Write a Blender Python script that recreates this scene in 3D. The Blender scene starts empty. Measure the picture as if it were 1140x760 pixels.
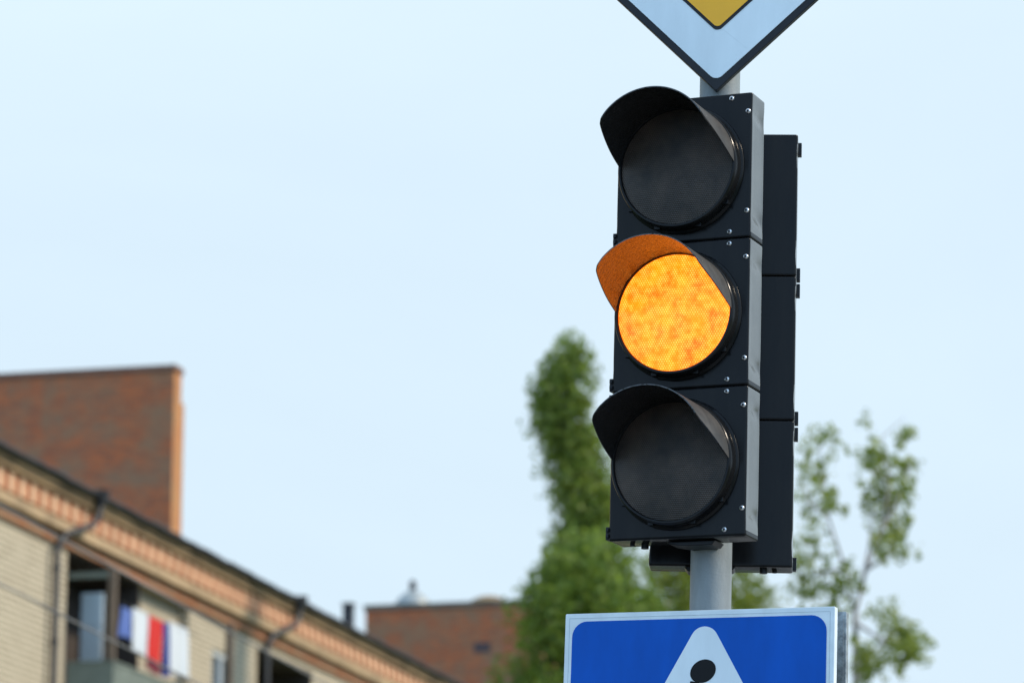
import bpy, bmesh, math, random
from mathutils import Vector, Matrix, noise

rnd = random.Random(7)
R = math.radians
scene = bpy.context.scene
COL = scene.collection

# ------------------------------------------------------------------ helpers
class MB:
    """collects shapes; build() links them as one mesh object"""
    def __init__(self):
        self.v, self.f, self.m = [], [], []
    def add(self, verts, faces, mi=0):
        o = len(self.v)
        self.v += [tuple(p) for p in verts]
        self.f += [tuple(i + o for i in f) for f in faces]
        self.m += [mi] * len(faces)
        return self
    def box(self, x0, x1, y0, y1, z0, z1, mi=0):
        v = [(x0, y0, z0), (x1, y0, z0), (x1, y1, z0), (x0, y1, z0),
             (x0, y0, z1), (x1, y0, z1), (x1, y1, z1), (x0, y1, z1)]
        f = [(0, 3, 2, 1), (4, 5, 6, 7), (0, 1, 5, 4), (1, 2, 6, 5), (2, 3, 7, 6), (3, 0, 4, 7)]
        return self.add(v, f, mi)
    def tube(self, pts, rad, n=12, mi=0, caps=True):
        pts = [Vector(p) for p in pts]
        rad = rad if isinstance(rad, (list, tuple)) else [rad] * len(pts)
        vs, fs = [], []
        prev = None
        for i, p in enumerate(pts):
            t = (pts[min(i + 1, len(pts) - 1)] - pts[max(i - 1, 0)]).normalized()
            if prev is None:
                a = t.orthogonal().normalized()
            else:
                a = (prev - t * prev.dot(t)).normalized()
            prev = a
            b = t.cross(a)
            for k in range(n):
                w = 2 * math.pi * k / n
                vs.append(p + (a * math.cos(w) + b * math.sin(w)) * rad[i])
        for i in range(len(pts) - 1):
            for k in range(n):
                fs.append((i * n + k, i * n + (k + 1) % n, (i + 1) * n + (k + 1) % n, (i + 1) * n + k))
        if caps:
            fs.append(tuple(range(n - 1, -1, -1)))
            fs.append(tuple(range((len(pts) - 1) * n, len(pts) * n)))
        return self.add(vs, fs, mi)
    def lathe_y(self, prof, cx, cz, n=64, mi=0, close=True):
        """prof: (radius, y) pairs revolved round the axis x=cx, z=cz"""
        vs, fs = [], []
        for r, y in prof:
            for k in range(n):
                w = 2 * math.pi * k / n
                vs.append((cx + r * math.sin(w), y, cz + r * math.cos(w)))
        for i in range(len(prof) - 1):
            for k in range(n):
                fs.append((i * n + k, i * n + (k + 1) % n, (i + 1) * n + (k + 1) % n, (i + 1) * n + k))
        if close:
            fs.append(tuple(range(n - 1, -1, -1)))
            fs.append(tuple(range((len(prof) - 1) * n, len(prof) * n)))
        return self.add(vs, fs, mi)
    def plate(self, poly, y0, y1, mi=0):
        """poly in (x,z); extruded from y0 (front) to y1 (back)"""
        n = len(poly)
        vs = [(x, y0, z) for x, z in poly] + [(x, y1, z) for x, z in poly]
        fs = [tuple(range(n)), tuple(range(2 * n - 1, n - 1, -1))]
        fs += [(i, (i + 1) % n + 0, (i + 1) % n + n, i + n) for i in range(n)]
        return self.add(vs, fs, mi)
    def build(self, name, mat, parent=None, smooth=None, bevel=0, seg=2):
        me = bpy.data.meshes.new(name)
        me.from_pydata(self.v, [], self.f)
        mats = mat if isinstance(mat, (list, tuple)) else [mat]
        for m in mats:
            me.materials.append(m)
        for p, i in zip(me.polygons, self.m):
            p.material_index = i
        bm = bmesh.new(); bm.from_mesh(me)
        bmesh.ops.recalc_face_normals(bm, faces=bm.faces)
        if bevel:
            bmesh.ops.remove_doubles(bm, verts=bm.verts, dist=1e-6)
            ed = [e for e in bm.edges if len(e.link_faces) == 2 and e.calc_face_angle(0) > 0.5]
            bmesh.ops.bevel(bm, geom=ed, offset=bevel, segments=seg, profile=0.5, affect='EDGES')
        bm.to_mesh(me); bm.free()
        if smooth is not None:
            for p in me.polygons:
                p.use_smooth = True
            me.set_sharp_from_angle(angle=R(smooth))
        o = bpy.data.objects.new(name, me)
        COL.objects.link(o)
        if parent is not None:
            o.parent = parent
        return o

def tag(o, label=None, cat=None, group=None, kind=None):
    if label: o['label'] = label
    if cat: o['category'] = cat
    if group: o['group'] = group
    if kind: o['kind'] = kind
    return o

def thing(name, label, cat, loc=(0, 0, 0), rot=None, group=None):
    o = bpy.data.objects.new(name, None)
    o.empty_display_size = 0.2
    COL.objects.link(o)
    o.location = loc
    if rot is not None:
        o.rotation_mode = 'ZYX'
        o.rotation_euler = rot
    return tag(o, label, cat, group)

def copy_tree(o, parent=None):
    c = o.copy(); COL.objects.link(c); c.parent = parent
    for ch in list(o.children):
        copy_tree(ch, c)
    return c

def arc(cx, cz, r, a0, a1, n=8):
    return [(cx + r * math.cos(a0 + (a1 - a0) * i / n), cz + r * math.sin(a0 + (a1 - a0) * i / n)) for i in range(n + 1)]

def round_poly(pts, r, n=7):
    """round the corners of a convex polygon given in (x,z)"""
    out = []
    m = len(pts)
    for i in range(m):
        p = Vector(pts[i]); a = (Vector(pts[i - 1]) - p).normalized(); b = (Vector(pts[(i + 1) % m]) - p).normalized()
        ang = a.angle(b) / 2
        rr = r[i] if isinstance(r, (list, tuple)) else r
        if rr <= 0:
            out.append(tuple(p)); continue
        t = rr / math.tan(ang)
        c = p + (a + b).normalized() * (rr / math.sin(ang))
        s, e = p + a * t - c, p + b * t - c
        w0 = math.atan2(s.y, s.x); w1 = math.atan2(e.y, e.x)
        d = (w1 - w0 + math.pi) % (2 * math.pi) - math.pi
        out += [(c.x + rr * math.cos(w0 + d * k / n), c.y + rr * math.sin(w0 + d * k / n)) for k in range(n + 1)]
    return out

# ------------------------------------------------------------------ materials
def newmat(name):
    m = bpy.data.materials.new(name); m.use_nodes = True
    nt = m.node_tree
    return m, nt, nt.nodes['Principled BSDF']

def N(nt, typ, **kw):
    n = nt.nodes.new(typ)
    for k, v in kw.items():
        if k in n.inputs: n.inputs[k].default_value = v
        else: setattr(n, k, v)
    return n

def mat(name, col, rough=0.6, metal=0.0, var=0.0, vscale=8.0, bump=0.0, bscale=40.0, col2=None, spec=0.5, rvar=0.0, stretch=None):
    m, nt, b = newmat(name)
    b.inputs['Roughness'].default_value = rough
    b.inputs['Metallic'].default_value = metal
    b.inputs['Specular IOR Level'].default_value = spec
    L = nt.links.new
    tc = N(nt, 'ShaderNodeTexCoord')
    if var or col2:
        no = N(nt, 'ShaderNodeTexNoise', Scale=vscale, Detail=6.0, Roughness=0.62)
        if stretch:
            mp = N(nt, 'ShaderNodeMapping'); mp.inputs['Scale'].default_value = stretch
            L(tc.outputs['Object'], mp.inputs['Vector']); L(mp.outputs[0], no.inputs['Vector'])
        else:
            L(tc.outputs['Object'], no.inputs['Vector'])
        rp = N(nt, 'ShaderNodeValToRGB')
        rp.color_ramp.elements[0].position = 0.32; rp.color_ramp.elements[1].position = 0.68
        c2 = col2 or tuple(min(1, c * (1 + var)) for c in col)
        c1 = col if col2 else tuple(c * (1 - var) for c in col)
        rp.color_ramp.elements[0].color = (*c1, 1); rp.color_ramp.elements[1].color = (*c2, 1)
        L(no.outputs['Fac'], rp.inputs['Fac']); L(rp.outputs['Color'], b.inputs['Base Color'])
        if rvar:
            mr = N(nt, 'ShaderNodeMapRange')
            mr.inputs['To Min'].default_value = rough - rvar; mr.inputs['To Max'].default_value = rough + rvar
            mr.inputs['From Min'].default_value = 0.3; mr.inputs['From Max'].default_value = 0.7
            L(no.outputs['Fac'], mr.inputs['Value']); L(mr.outputs['Result'], b.inputs['Roughness'])
    else:
        b.inputs['Base Color'].default_value = (*col, 1)
    if bump:
        nb = N(nt, 'ShaderNodeTexNoise', Scale=bscale, Detail=3.0)
        L(tc.outputs['Object'], nb.inputs['Vector'])
        bp = N(nt, 'ShaderNodeBump', Strength=bump, Distance=0.01)
        L(nb.outputs['Fac'], bp.inputs['Height']); L(bp.outputs['Normal'], b.inputs['Normal'])
    return m

def brick_mat(name, axis, c1, c2, mortar, blotch=None, bscale=0.7, bw=0.26, rh=0.077, msize=0.006):
    """bricks laid in the plane (axis, z) of the object"""
    m, nt, b = newmat(name); L = nt.links.new
    tc = N(nt, 'ShaderNodeTexCoord'); sp = N(nt, 'ShaderNodeSeparateXYZ'); cb = N(nt, 'ShaderNodeCombineXYZ')
    L(tc.outputs['Object'], sp.inputs[0]); L(sp.outputs[axis], cb.inputs['X']); L(sp.outputs['Z'], cb.inputs['Y'])
    bt = N(nt, 'ShaderNodeTexBrick', Scale=1.0)
    bt.inputs['Color1'].default_value = (*c1, 1); bt.inputs['Color2'].default_value = (*c2, 1)
    bt.inputs['Mortar'].default_value = (*mortar, 1)
    bt.inputs['Mortar Size'].default_value = msize; bt.inputs['Brick Width'].default_value = bw; bt.inputs['Row Height'].default_value = rh
    L(cb.outputs[0], bt.inputs['Vector'])
    out = bt.outputs['Color']
    if blotch:
        no = N(nt, 'ShaderNodeTexNoise', Scale=bscale, Detail=5.0, Roughness=0.6)
        L(tc.outputs['Object'], no.inputs['Vector'])
        rp = N(nt, 'ShaderNodeValToRGB')
        rp.color_ramp.elements[0].position = 0.42; rp.color_ramp.elements[1].position = 0.62
        L(no.outputs['Fac'], rp.inputs['Fac'])
        mx = N(nt, 'ShaderNodeMix', data_type='RGBA')
        L(rp.outputs['Color'], mx.inputs[0]); L(out, mx.inputs[6]); mx.inputs[7].default_value = (*blotch, 1)
        mf = N(nt, 'ShaderNodeMath', operation='MULTIPLY'); mf.inputs[1].default_value = 0.75
        L(rp.outputs['Color'], mf.inputs[0]); L(mf.outputs[0], mx.inputs[0])
        out = mx.outputs[2]
    L(out, b.inputs['Base Color'])
    b.inputs['Roughness'].default_value = 0.85
    bp = N(nt, 'ShaderNodeBump', Strength=0.5, Distance=0.01, invert=True)
    L(bt.outputs['Fac'], bp.inputs['Height']); L(bp.outputs['Normal'], b.inputs['Normal'])
    return m

def dot_height(nt, pitch):
    """hexagonal grid of round prisms on the lens: returns a 0..1 socket (1 at each centre)"""
    L = nt.links.new
    tc = N(nt, 'ShaderNodeTexCoord'); sp = N(nt, 'ShaderNodeSeparateXYZ'); L(tc.outputs['Object'], sp.inputs[0])
    def mth(op, a, b=None, c=None):
        n = N(nt, 'ShaderNodeMath', operation=op)
        for i, s in enumerate((a, b, c)):
            if s is None: continue
            if isinstance(s, (int, float)): n.inputs[i].default_value = s
            else: L(s, n.inputs[i])
        return n.outputs[0]
    zz = mth('DIVIDE', sp.outputs['Z'], pitch * 0.866)
    row = mth('FLOOR', zz)
    fz = mth('SUBTRACT', mth('SUBTRACT', zz, row), 0.5)
    odd = mth('MULTIPLY', mth('MODULO', mth('ABSOLUTE', row), 2.0), 0.5)
    xx = mth('ADD', mth('DIVIDE', sp.outputs['X'], pitch), odd)
    fx = mth('SUBTRACT', mth('SUBTRACT', xx, mth('FLOOR', xx)), 0.5)
    d = mth('SQRT', mth('ADD', mth('MULTIPLY', fx, fx), mth('MULTIPLY', mth('MULTIPLY', fz, fz), 0.75)))
    return tc, mth('SUBTRACT', 1.0, mth('MINIMUM', mth('MULTIPLY', d, 2.0), 1.0))

def lens_mat(name, base):
    m, nt, b = newmat(name); L = nt.links.new
    tc, h = dot_height(nt, 0.0052)
    no = N(nt, 'ShaderNodeTexNoise', Scale=11.0, Detail=5.0, Roughness=0.6); L(tc.outputs['Object'], no.inputs['Vector'])
    rp = N(nt, 'ShaderNodeValToRGB')
    rp.color_ramp.elements[0].color = (*[c * 0.5 for c in base], 1); rp.color_ramp.elements[1].color = (base[0] * 1.9, base[1] * 1.6, base[2] * 1.4, 1)
    rp.color_ramp.elements[0].position = 0.32; rp.color_ramp.elements[1].position = 0.68
    L(no.outputs['Fac'], rp.inputs['Fac'])
    mx = N(nt, 'ShaderNodeMix', data_type='RGBA', blend_type='MULTIPLY'); mx.inputs[0].default_value = 1
    mr = N(nt, 'ShaderNodeMapRange'); mr.inputs['To Min'].default_value = 0.55; mr.inputs['To Max'].default_value = 1.7
    L(h, mr.inputs['Value']); L(rp.outputs['Color'], mx.inputs[6]); L(mr.outputs['Result'], mx.inputs[7])
    L(mx.outputs[2], b.inputs['Base Color'])
    b.inputs['Roughness'].default_value = 0.28; b.inputs['Specular IOR Level'].default_value = 0.28
    bp = N(nt, 'ShaderNodeBump', Strength=0.35, Distance=0.002); L(h, bp.inputs['Height']); L(bp.outputs['Normal'], b.inputs['Normal'])
    return m

def lit_lens_mat(name):
    m, nt, b = newmat(name); L = nt.links.new
    tc, h = dot_height(nt, 0.0060)
    no = N(nt, 'ShaderNodeTexNoise', Scale=30.0, Detail=3.0, Roughness=0.6); L(tc.outputs['Object'], no.inputs['Vector'])
    rp = N(nt, 'ShaderNodeValToRGB')
    e = rp.color_ramp.elements
    e[0].position = 0.30; e[0].color = (1.5, 0.215, 0.001, 1)
    e[1].position = 0.74; e[1].color = (2.6, 0.54, 0.002, 1)
    k = e.new(0.46); k.color = (2.15, 0.35, 0.001, 1)
    L(no.outputs['Fac'], rp.inputs['Fac'])
    # bright prism cores
    pw = N(nt, 'ShaderNodeMath', operation='POWER'); pw.inputs[1].default_value = 1.6; L(h, pw.inputs[0])
    n2 = N(nt, 'ShaderNodeTexNoise', Scale=60.0, Detail=2.0); L(tc.outputs['Object'], n2.inputs['Vector'])
    mr = N(nt, 'ShaderNodeMapRange'); mr.inputs['From Min'].default_value = 0.35; mr.inputs['From Max'].default_value = 0.65
    mr.inputs['To Min'].default_value = 0.15; mr.inputs['To Max'].default_value = 0.9
    L(n2.outputs['Fac'], mr.inputs['Value'])
    mm = N(nt, 'ShaderNodeMath', operation='MULTIPLY'); L(pw.outputs[0], mm.inputs[0]); L(mr.outputs['Result'], mm.inputs[1])
    mx = N(nt, 'ShaderNodeMix', data_type='RGBA'); L(mm.outputs[0], mx.inputs[0]); L(rp.outputs['Color'], mx.inputs[6])
    mx.inputs[7].default_value = (3.2, 1.40, 0.34, 1)
    L(mx.outputs[2], b.inputs['Emission Color']); b.inputs['Emission Strength'].default_value = 0.95
    b.inputs['Base Color'].default_value = (0.12, 0.03, 0.003, 1); b.inputs['Roughness'].default_value = 0.3; b.inputs['Specular IOR Level'].default_value = 0.2
    return m

def leaf_mat(name, c1, c2):
    m, nt, b = newmat(name); L = nt.links.new
    ge = N(nt, 'ShaderNodeNewGeometry')
    rp = N(nt, 'ShaderNodeValToRGB')
    rp.color_ramp.elements[0].color = (*c1, 1); rp.color_ramp.elements[1].color = (*c2, 1)
    L(ge.outputs['Random Per Island'], rp.inputs['Fac'])
    L(rp.outputs['Color'], b.inputs['Base Color']); b.inputs['Roughness'].default_value = 0.5
    tr = N(nt, 'ShaderNodeBsdfTranslucent'); L(rp.outputs['Color'], tr.inputs['Color'])
    mx = N(nt, 'ShaderNodeMixShader'); mx.inputs[0].default_value = 0.55
    L(b.outputs[0], mx.inputs[1]); L(tr.outputs[0], mx.inputs[2])
    L(mx.outputs[0], nt.nodes['Material Output'].inputs['Surface'])
    return m

M = dict(
    black=mat('black_housing_plastic', (0.0055, 0.0062, 0.0075), 0.20, col2=(0.0125, 0.0128, 0.0130), vscale=9, stretch=(2.2, 2.2, 0.5), bump=0.012, bscale=160, rvar=0.06, spec=0.15),
    side=mat('grey_side_panel', (0.105, 0.115, 0.115), 0.21, var=0.2, vscale=9, bump=0.006, bscale=120, rvar=0.05, spec=0.6),  # black housing greyed on its sides to stand in for reflected sky
    visor=mat('black_visor_plastic', (0.010, 0.010, 0.0105), 0.13, var=0.3, vscale=22, bump=0.45, bscale=110, spec=0.95),
    visorout=mat('weathered_sunlit_visor_plastic', (0.046, 0.042, 0.038), 0.52, var=0.35, vscale=22, bump=0.05, bscale=120, rvar=0.06, spec=0.35),  # outside of the hood greyed: dusty plastic with sunlight painted in
    hinge=mat('hinge_plastic', (0.008, 0.009, 0.011), 0.35, spec=0.25),
    screw=mat('zinc_screw', (0.62, 0.63, 0.64), 0.35, 1.0),
    lens=lens_mat('dark_lens', (0.036, 0.031, 0.027)),
    lit=lit_lens_mat('lit_amber_lens'),
    pole=mat('grey_painted_pole', (0.22, 0.25, 0.26), 0.5, 0.0, var=0.20, vscale=12, stretch=(1.6, 1.6, 0.35), bump=0.10, bscale=180),
    galv=mat('galvanised_sheet', (0.30, 0.33, 0.34), 0.5, 0.55, var=0.45, vscale=60, bump=0.05),
    white=mat('white_sign_sheeting', (0.72, 0.80, 0.84), 0.42, var=0.06, vscale=5, stretch=(2.5, 2.5, 0.6), rvar=0.05),
    whitedirty=mat('white_sign_edge', (0.68, 0.76, 0.80), 0.45, var=0.08, vscale=22),
    signblack=mat('black_sign_paint', (0.009, 0.010, 0.014), 0.42, var=0.2, vscale=20, spec=0.3),
    yellow=mat('yellow_sign_sheeting', (0.97, 0.46, 0.006), 0.42, var=0.06, vscale=7),
    blue=mat('blue_sign_sheeting', (0.0005, 0.088, 0.46), 0.40, var=0.14, vscale=4, spec=0.15, stretch=(2.2, 2.2, 0.7)),
    figure=mat('black_sign_print', (0.004, 0.004, 0.005), 0.45, spec=0.2),
)

# ------------------------------------------------------------------ world, sun, camera
SUN_AZ, SUN_EL = R(98), R(38)
w = bpy.data.worlds.new("World"); scene.world = w; w.use_nodes = True
nt = w.node_tree; L = nt.links.new
bg = nt.nodes['Background']; bg.inputs['Strength'].default_value = 0.1
sky = N(nt, 'ShaderNodeTexSky', sky_type='NISHITA', sun_disc=False, sun_elevation=SUN_EL, sun_rotation=SUN_AZ)
tc = N(nt, 'ShaderNodeTexCoord')
no = N(nt, 'ShaderNodeTexNoise', Scale=2.2, Detail=6.0, Roughness=0.55, Distortion=0.4)
mp = N(nt, 'ShaderNodeMapping'); mp.inputs['Scale'].default_value = (1, 1, 2.2)
L(tc.outputs['Generated'], mp.inputs['Vector']); L(mp.outputs[0], no.inputs['Vector'])
sp = N(nt, 'ShaderNodeSeparateXYZ'); L(tc.outputs['Generated'], sp.inputs[0])
# a thin bright cloud veil: brightened and blued behind (-y) to light the signs
mr = N(nt, 'ShaderNodeMapRange'); mr.inputs['From Min'].default_value = -1.0; mr.inputs['From Max'].default_value = 0.9
mr.inputs['To Min'].default_value = 0.0; mr.inputs['To Max'].default_value = 1.0
L(sp.outputs['Y'], mr.inputs['Value'])
nr = N(nt, 'ShaderNodeMapRange'); nr.inputs['From Min'].default_value = 0.3; nr.inputs['From Max'].default_value = 0.7
nr.inputs['To Min'].default_value = -0.11; nr.inputs['To Max'].default_value = 0.06
L(no.outputs['Fac'], nr.inputs['Value'])
ad = N(nt, 'ShaderNodeMath', operation='ADD', use_clamp=True); ad.inputs[0].default_value = 0.95; L(nr.outputs['Result'], ad.inputs[1])
mx = N(nt, 'ShaderNodeMix', data_type='RGBA')
L(ad.outputs[0], mx.inputs[0]); L(sky.outputs[0], mx.inputs[6]); vc = N(nt, 'ShaderNodeMix', data_type='RGBA')     # veil: bright blue-white behind the viewer, paler ahead
L(mr.outputs['Result'], vc.inputs[0]); vc.inputs[6].default_value = (7.8, 12.0, 17.5, 1); vc.inputs[7].default_value = (7.6, 9.25, 10.5, 1)
L(vc.outputs[2], mx.inputs[7])
L(mx.outputs[2], bg.inputs['Color'])

sl = bpy.data.lights.new('sun', 'SUN'); sl.energy = 3.3; sl.angle = R(6); sl.color = (1.0, 0.86, 0.68)
so = bpy.data.objects.new('sun', sl); COL.objects.link(so)
sd = Vector((math.sin(SUN_AZ) * math.cos(SUN_EL), math.cos(SUN_AZ) * math.cos(SUN_EL), math.sin(SUN_EL)))
so.rotation_euler = sd.to_track_quat('Z', 'Y').to_euler(); so.location = sd * 60

cam = bpy.data.cameras.new('camera'); co = bpy.data.objects.new('camera', cam); COL.objects.link(co)
co.location = (0, 0, 1.6); co.rotation_euler = (R(90 + 12.9528), 0, 0)
cam.sensor_width = 36; cam.lens = 126.316; cam.clip_end = 6000; cam.clip_start = 0.1
cam.dof.use_dof = True; cam.dof.focus_distance = 8.2; cam.dof.aperture_fstop = 5.3
scene.camera = co
scene.view_settings.view_transform = 'Standard'; scene.view_settings.look = 'None'
scene.view_settings.exposure = 0; scene.view_settings.gamma = 1
scene.view_settings.use_curve_mapping = False

# ------------------------------------------------------------------ ground
ALPHA = R(13.2835)
D = Vector((math.sin(ALPHA), math.cos(ALPHA), 0)); NV = Vector((math.cos(ALPHA), -math.sin(ALPHA), 0))
def sn(s, n, z=0.0):
    return D * s + NV * n + Vector((0, 0, z))
def strip(name, n0, n1, s0, s1, z, m, z0=None):
    mb = MB()
    if z0 is None:
        mb.add([sn(s0, n0, z), sn(s1, n0, z), sn(s1, n1, z), sn(s0, n1, z)], [(0, 1, 2, 3)])
    else:
        vs = [sn(a, b, c) for c in (z0, z) for a, b in ((s0, n0), (s1, n0), (s1, n1), (s0, n1))]
        mb.add(vs, [(0, 3, 2, 1), (4, 5, 6, 7), (0, 1, 5, 4), (1, 2, 6, 5), (2, 3, 7, 6), (3, 0, 4, 7)])
    return tag(mb.build(name, m), kind='structure')
asphalt = mat('asphalt', (0.045, 0.046, 0.048), 0.85, var=0.3, vscale=6, bump=0.3, bscale=90)
paving = mat('concrete_paving', (0.26, 0.25, 0.24), 0.85, var=0.2, vscale=2, bump=0.2, bscale=60)
turf = mat('turf', (0.05, 0.085, 0.02), 0.9, var=0.35, vscale=0.6, bump=0.5, bscale=12)
paintm = mat('road_paint', (0.7, 0.7, 0.68), 0.7, var=0.15, vscale=9)
g = MB(); g.add([(-3000, -3000, -0.13), (3000, -3000, -0.13), (3000, 3000, -0.13), (-3000, 3000, -0.13)], [(0, 1, 2, 3)])
tag(g.build('ground', turf), kind='structure')
strip('road', -7.4, -2.35, -60, 400, -0.124, asphalt)
strip('kerb', -2.35, -2.2, -60, 400, 0.0, mat('kerb_stone', (0.3, 0.3, 0.29), 0.8, var=0.15, vscale=3), -0.14)
strip('pavement', -2.197, 4.5, -60, 400, -0.006, paving, -0.14)
mk = MB()
for k in range(-8, 40):
    mk.add([sn(k * 6.0 + a, b, -0.119) for a, b in ((0, -4.95), (3, -4.95), (3, -4.80), (0, -4.80))], [(0, 1, 2, 3)])
tag(mk.build('road_marking', paintm), kind='structure')

# ------------------------------------------------------------------ the signal pole and what hangs on it
BASE = Vector((0.36588286, 8.13, 0.0)); LEAN = R(1.75)
def frame(yaw, x, y, z):
    """world point of local (x,y,z) in the pole's leaning frame turned by yaw, and the euler"""
    Mx = Matrix.Rotation(LEAN, 3, 'Y') @ Matrix.Rotation(R(yaw), 3, 'Z')
    return BASE + Mx @ Vector((x, y, z)), (0, LEAN, R(yaw))

loc, rot = frame(0, 0, 0, 0)
pl = thing('signal_pole', 'round grey steel pole that carries the traffic lights and road signs', 'pole', loc, rot)
MB().tube([(0, 0, -0.02), (0, 0, 2), (0, 0, 3.4), (0, 0, 5.05)], 0.0475, 40).build('shaft', M['pole'], pl, smooth=40)
MB().lathe_y([(0.0001, 0), (0.048, 0)], 0, 0, 8, close=False)
cp = MB(); cp.tube([(0, 0, 5.05), (0, 0, 5.066), (0, 0, 5.075)], [0.052, 0.05, 0.02], 32).build('pole_cap', M['galv'], pl, smooth=40)
fl = MB(); fl.tube([(0, 0, -0.02), (0, 0, 0.012)], 0.13, 32)
for k in range(4):
    a = math.pi / 4 + k * math.pi / 2
    fl.tube([(0.1 * math.cos(a), 0.1 * math.sin(a), 0.0), (0.1 * math.cos(a), 0.1 * math.sin(a), 0.035)], 0.011, 6)
fl.build('base_flange', M['galv'], pl, smooth=40)

# --- traffic light: local x across the face, y into the back, z up; z=0 at the bottom of the housing
SEC = 0.3455; XL, XR = -0.197, 0.1345; YF, YB = -0.145, -0.056; XC = -0.0345
def section_mesh(z0, z1):
    """one sheet housing: rounded box lofted up z, its sides pressed in between the ends"""
    z0 += 0.0007; z1 -= 0.0007
    H = z1 - z0
    rr = 0.007
    zs = [(0, 0.0030), (0.0010, 0.0012), (0.0022, 0.0004), (0.0040, 0)]
    lev = [(z0 + a, i) for a, i in zs]
    nmid = 120
    lev += [(z0 + 0.0040 + (H - 0.008) * k / nmid, 0) for k in range(1, nmid)]
    lev += [(z1 - a, i) for a, i in reversed(zs)]
    def sm(a, b, x):
        t = max(0, min(1, (x - a) / (b - a))); return t * t * (3 - 2 * t)
    mb = MB(); vs = []; n = 0
    for z, ins in lev:
        ring = []
        x0, x1, y0, y1 = XL + ins, XR - ins, YF + ins, YB - ins
        r = max(rr - ins * 0.6, 0.0015)
        for cx_, cy_, a0 in ((x1 - r, y0 + r, -90), (x1 - r, y1 - r, 0), (x0 + r, y1 - r, 90), (x0 + r, y0 + r, 180)):
            for k in range(5):
                a = R(a0 + 90 * k / 4)
                ring.append((cx_ + r * math.cos(a), cy_ + r * math.sin(a)))
            if a0 == -90:
                ring += [(x1, y0 + r + (y1 - y0 - 2 * r) * k / 28) for k in range(1, 28)]
            if a0 == 90:
                ring += [(x0, y1 - r - (y1 - y0 - 2 * r) * k / 28) for k in range(1, 28)]
        for x, y in ring:
            v = (y - YF) / (YB - YF)
            # pressed-in panel: deepest towards the back edge, scalloped at both ends
            t = z - z0
            dep = 0.0
            for zc in (0.052, H - 0.050):      # two pressed dimples near the ends of the side
                e = ((v - 0.74) / 0.42) ** 2 + ((t - zc) / 0.017) ** 2
                dep += 0.0050 * math.exp(-e * 0.9)
            dep *= 1 - sm(0.90, 1.0, v)
            dep += 0.0011 * sm(0.0, 0.25, v) * (1 - sm(0.8, 1.0, v)) * sm(0.040, 0.052, t) * sm(0.040, 0.052, H - t)
            if x > XR - 0.004: x -= dep
            elif x < XL + 0.004: x += dep
            vs.append((x, y, z))
        n = len(ring)
    fs = []
    for i in range(len(lev) - 1):
        for k in range(n):
            fs.append((i * n + k, i * n + (k + 1) % n, (i + 1) * n + (k + 1) % n, (i + 1) * n + k))
    fs.append(tuple(range(n - 1, -1, -1))); fs.append(tuple(range((len(lev) - 1) * n, len(lev) * n)))
    mb.add(vs, fs)
    return mb

def visor_mesh(cz, y0):
    """cut-away hood: long over the top, sweeping back to the lens's mid height at both sides"""
    nphi, nl = 96, 16
    mb = MB()
    P0 = 97.0
    tab = [(0, 0.200), (50, 0.201), (58, 0.199), (63, 0.188), (67, 0.166), (71, 0.143), (76, 0.113), (80, 0.088), (84, 0.060), (88, 0.030), (91, 0.010), (97, 0.004)]
    def length(ph):
        a = abs(ph - 2.0)
        for p, q in zip(tab, tab[1:]):
            if a <= q[0]:
                return p[1] + (q[1] - p[1]) * (a - p[0]) / (q[0] - p[0])
        return tab[-1][1]
    grids = []
    for th in (0.0, -0.0025):
        g_ = []
        for i in range(nphi + 1):
            ph = -P0 + 2 * P0 * i / nphi
            ln = length(ph)
            for j in range(nl + 1):
                u = ln * j / nl
                r = 0.1415 + th + 0.020 * u
                # a slight droop of the front half of the hood
                cz2 = cz - 0.02 * u
                g_.append((XC + r * math.sin(R(ph)), y0 - u, cz2 + r * math.cos(R(ph))))
        grids.append(g_)
    vs = grids[0] + grids[1]; o = len(grids[0]); W = nl + 1; fs = []; mis = []
    for i in range(nphi):
        for j in range(nl):
            a, b, c, d = i * W + j, i * W + j + 1, (i + 1) * W + j + 1, (i + 1) * W + j
            fs.append((a, b, c, d)); mis.append(1); fs.append((a + o, d + o, c + o, b + o)); mis.append(0)
        fs.append((i * W + nl, (i + 1) * W + nl, (i + 1) * W + nl + o, i * W + nl + o))
        fs.append((i * W, i * W + o, (i + 1) * W + o, (i + 1) * W)); mis += [0, 0]
    for j in range(nl):
        fs.append((j, j + o, j + 1 + o, j + 1))
        e = nphi * W + j
        fs.append((e, e + 1, e + 1 + o, e + o)); mis += [0, 0]
    mb.add(vs, fs); mb.m = mis
    return mb

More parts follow.
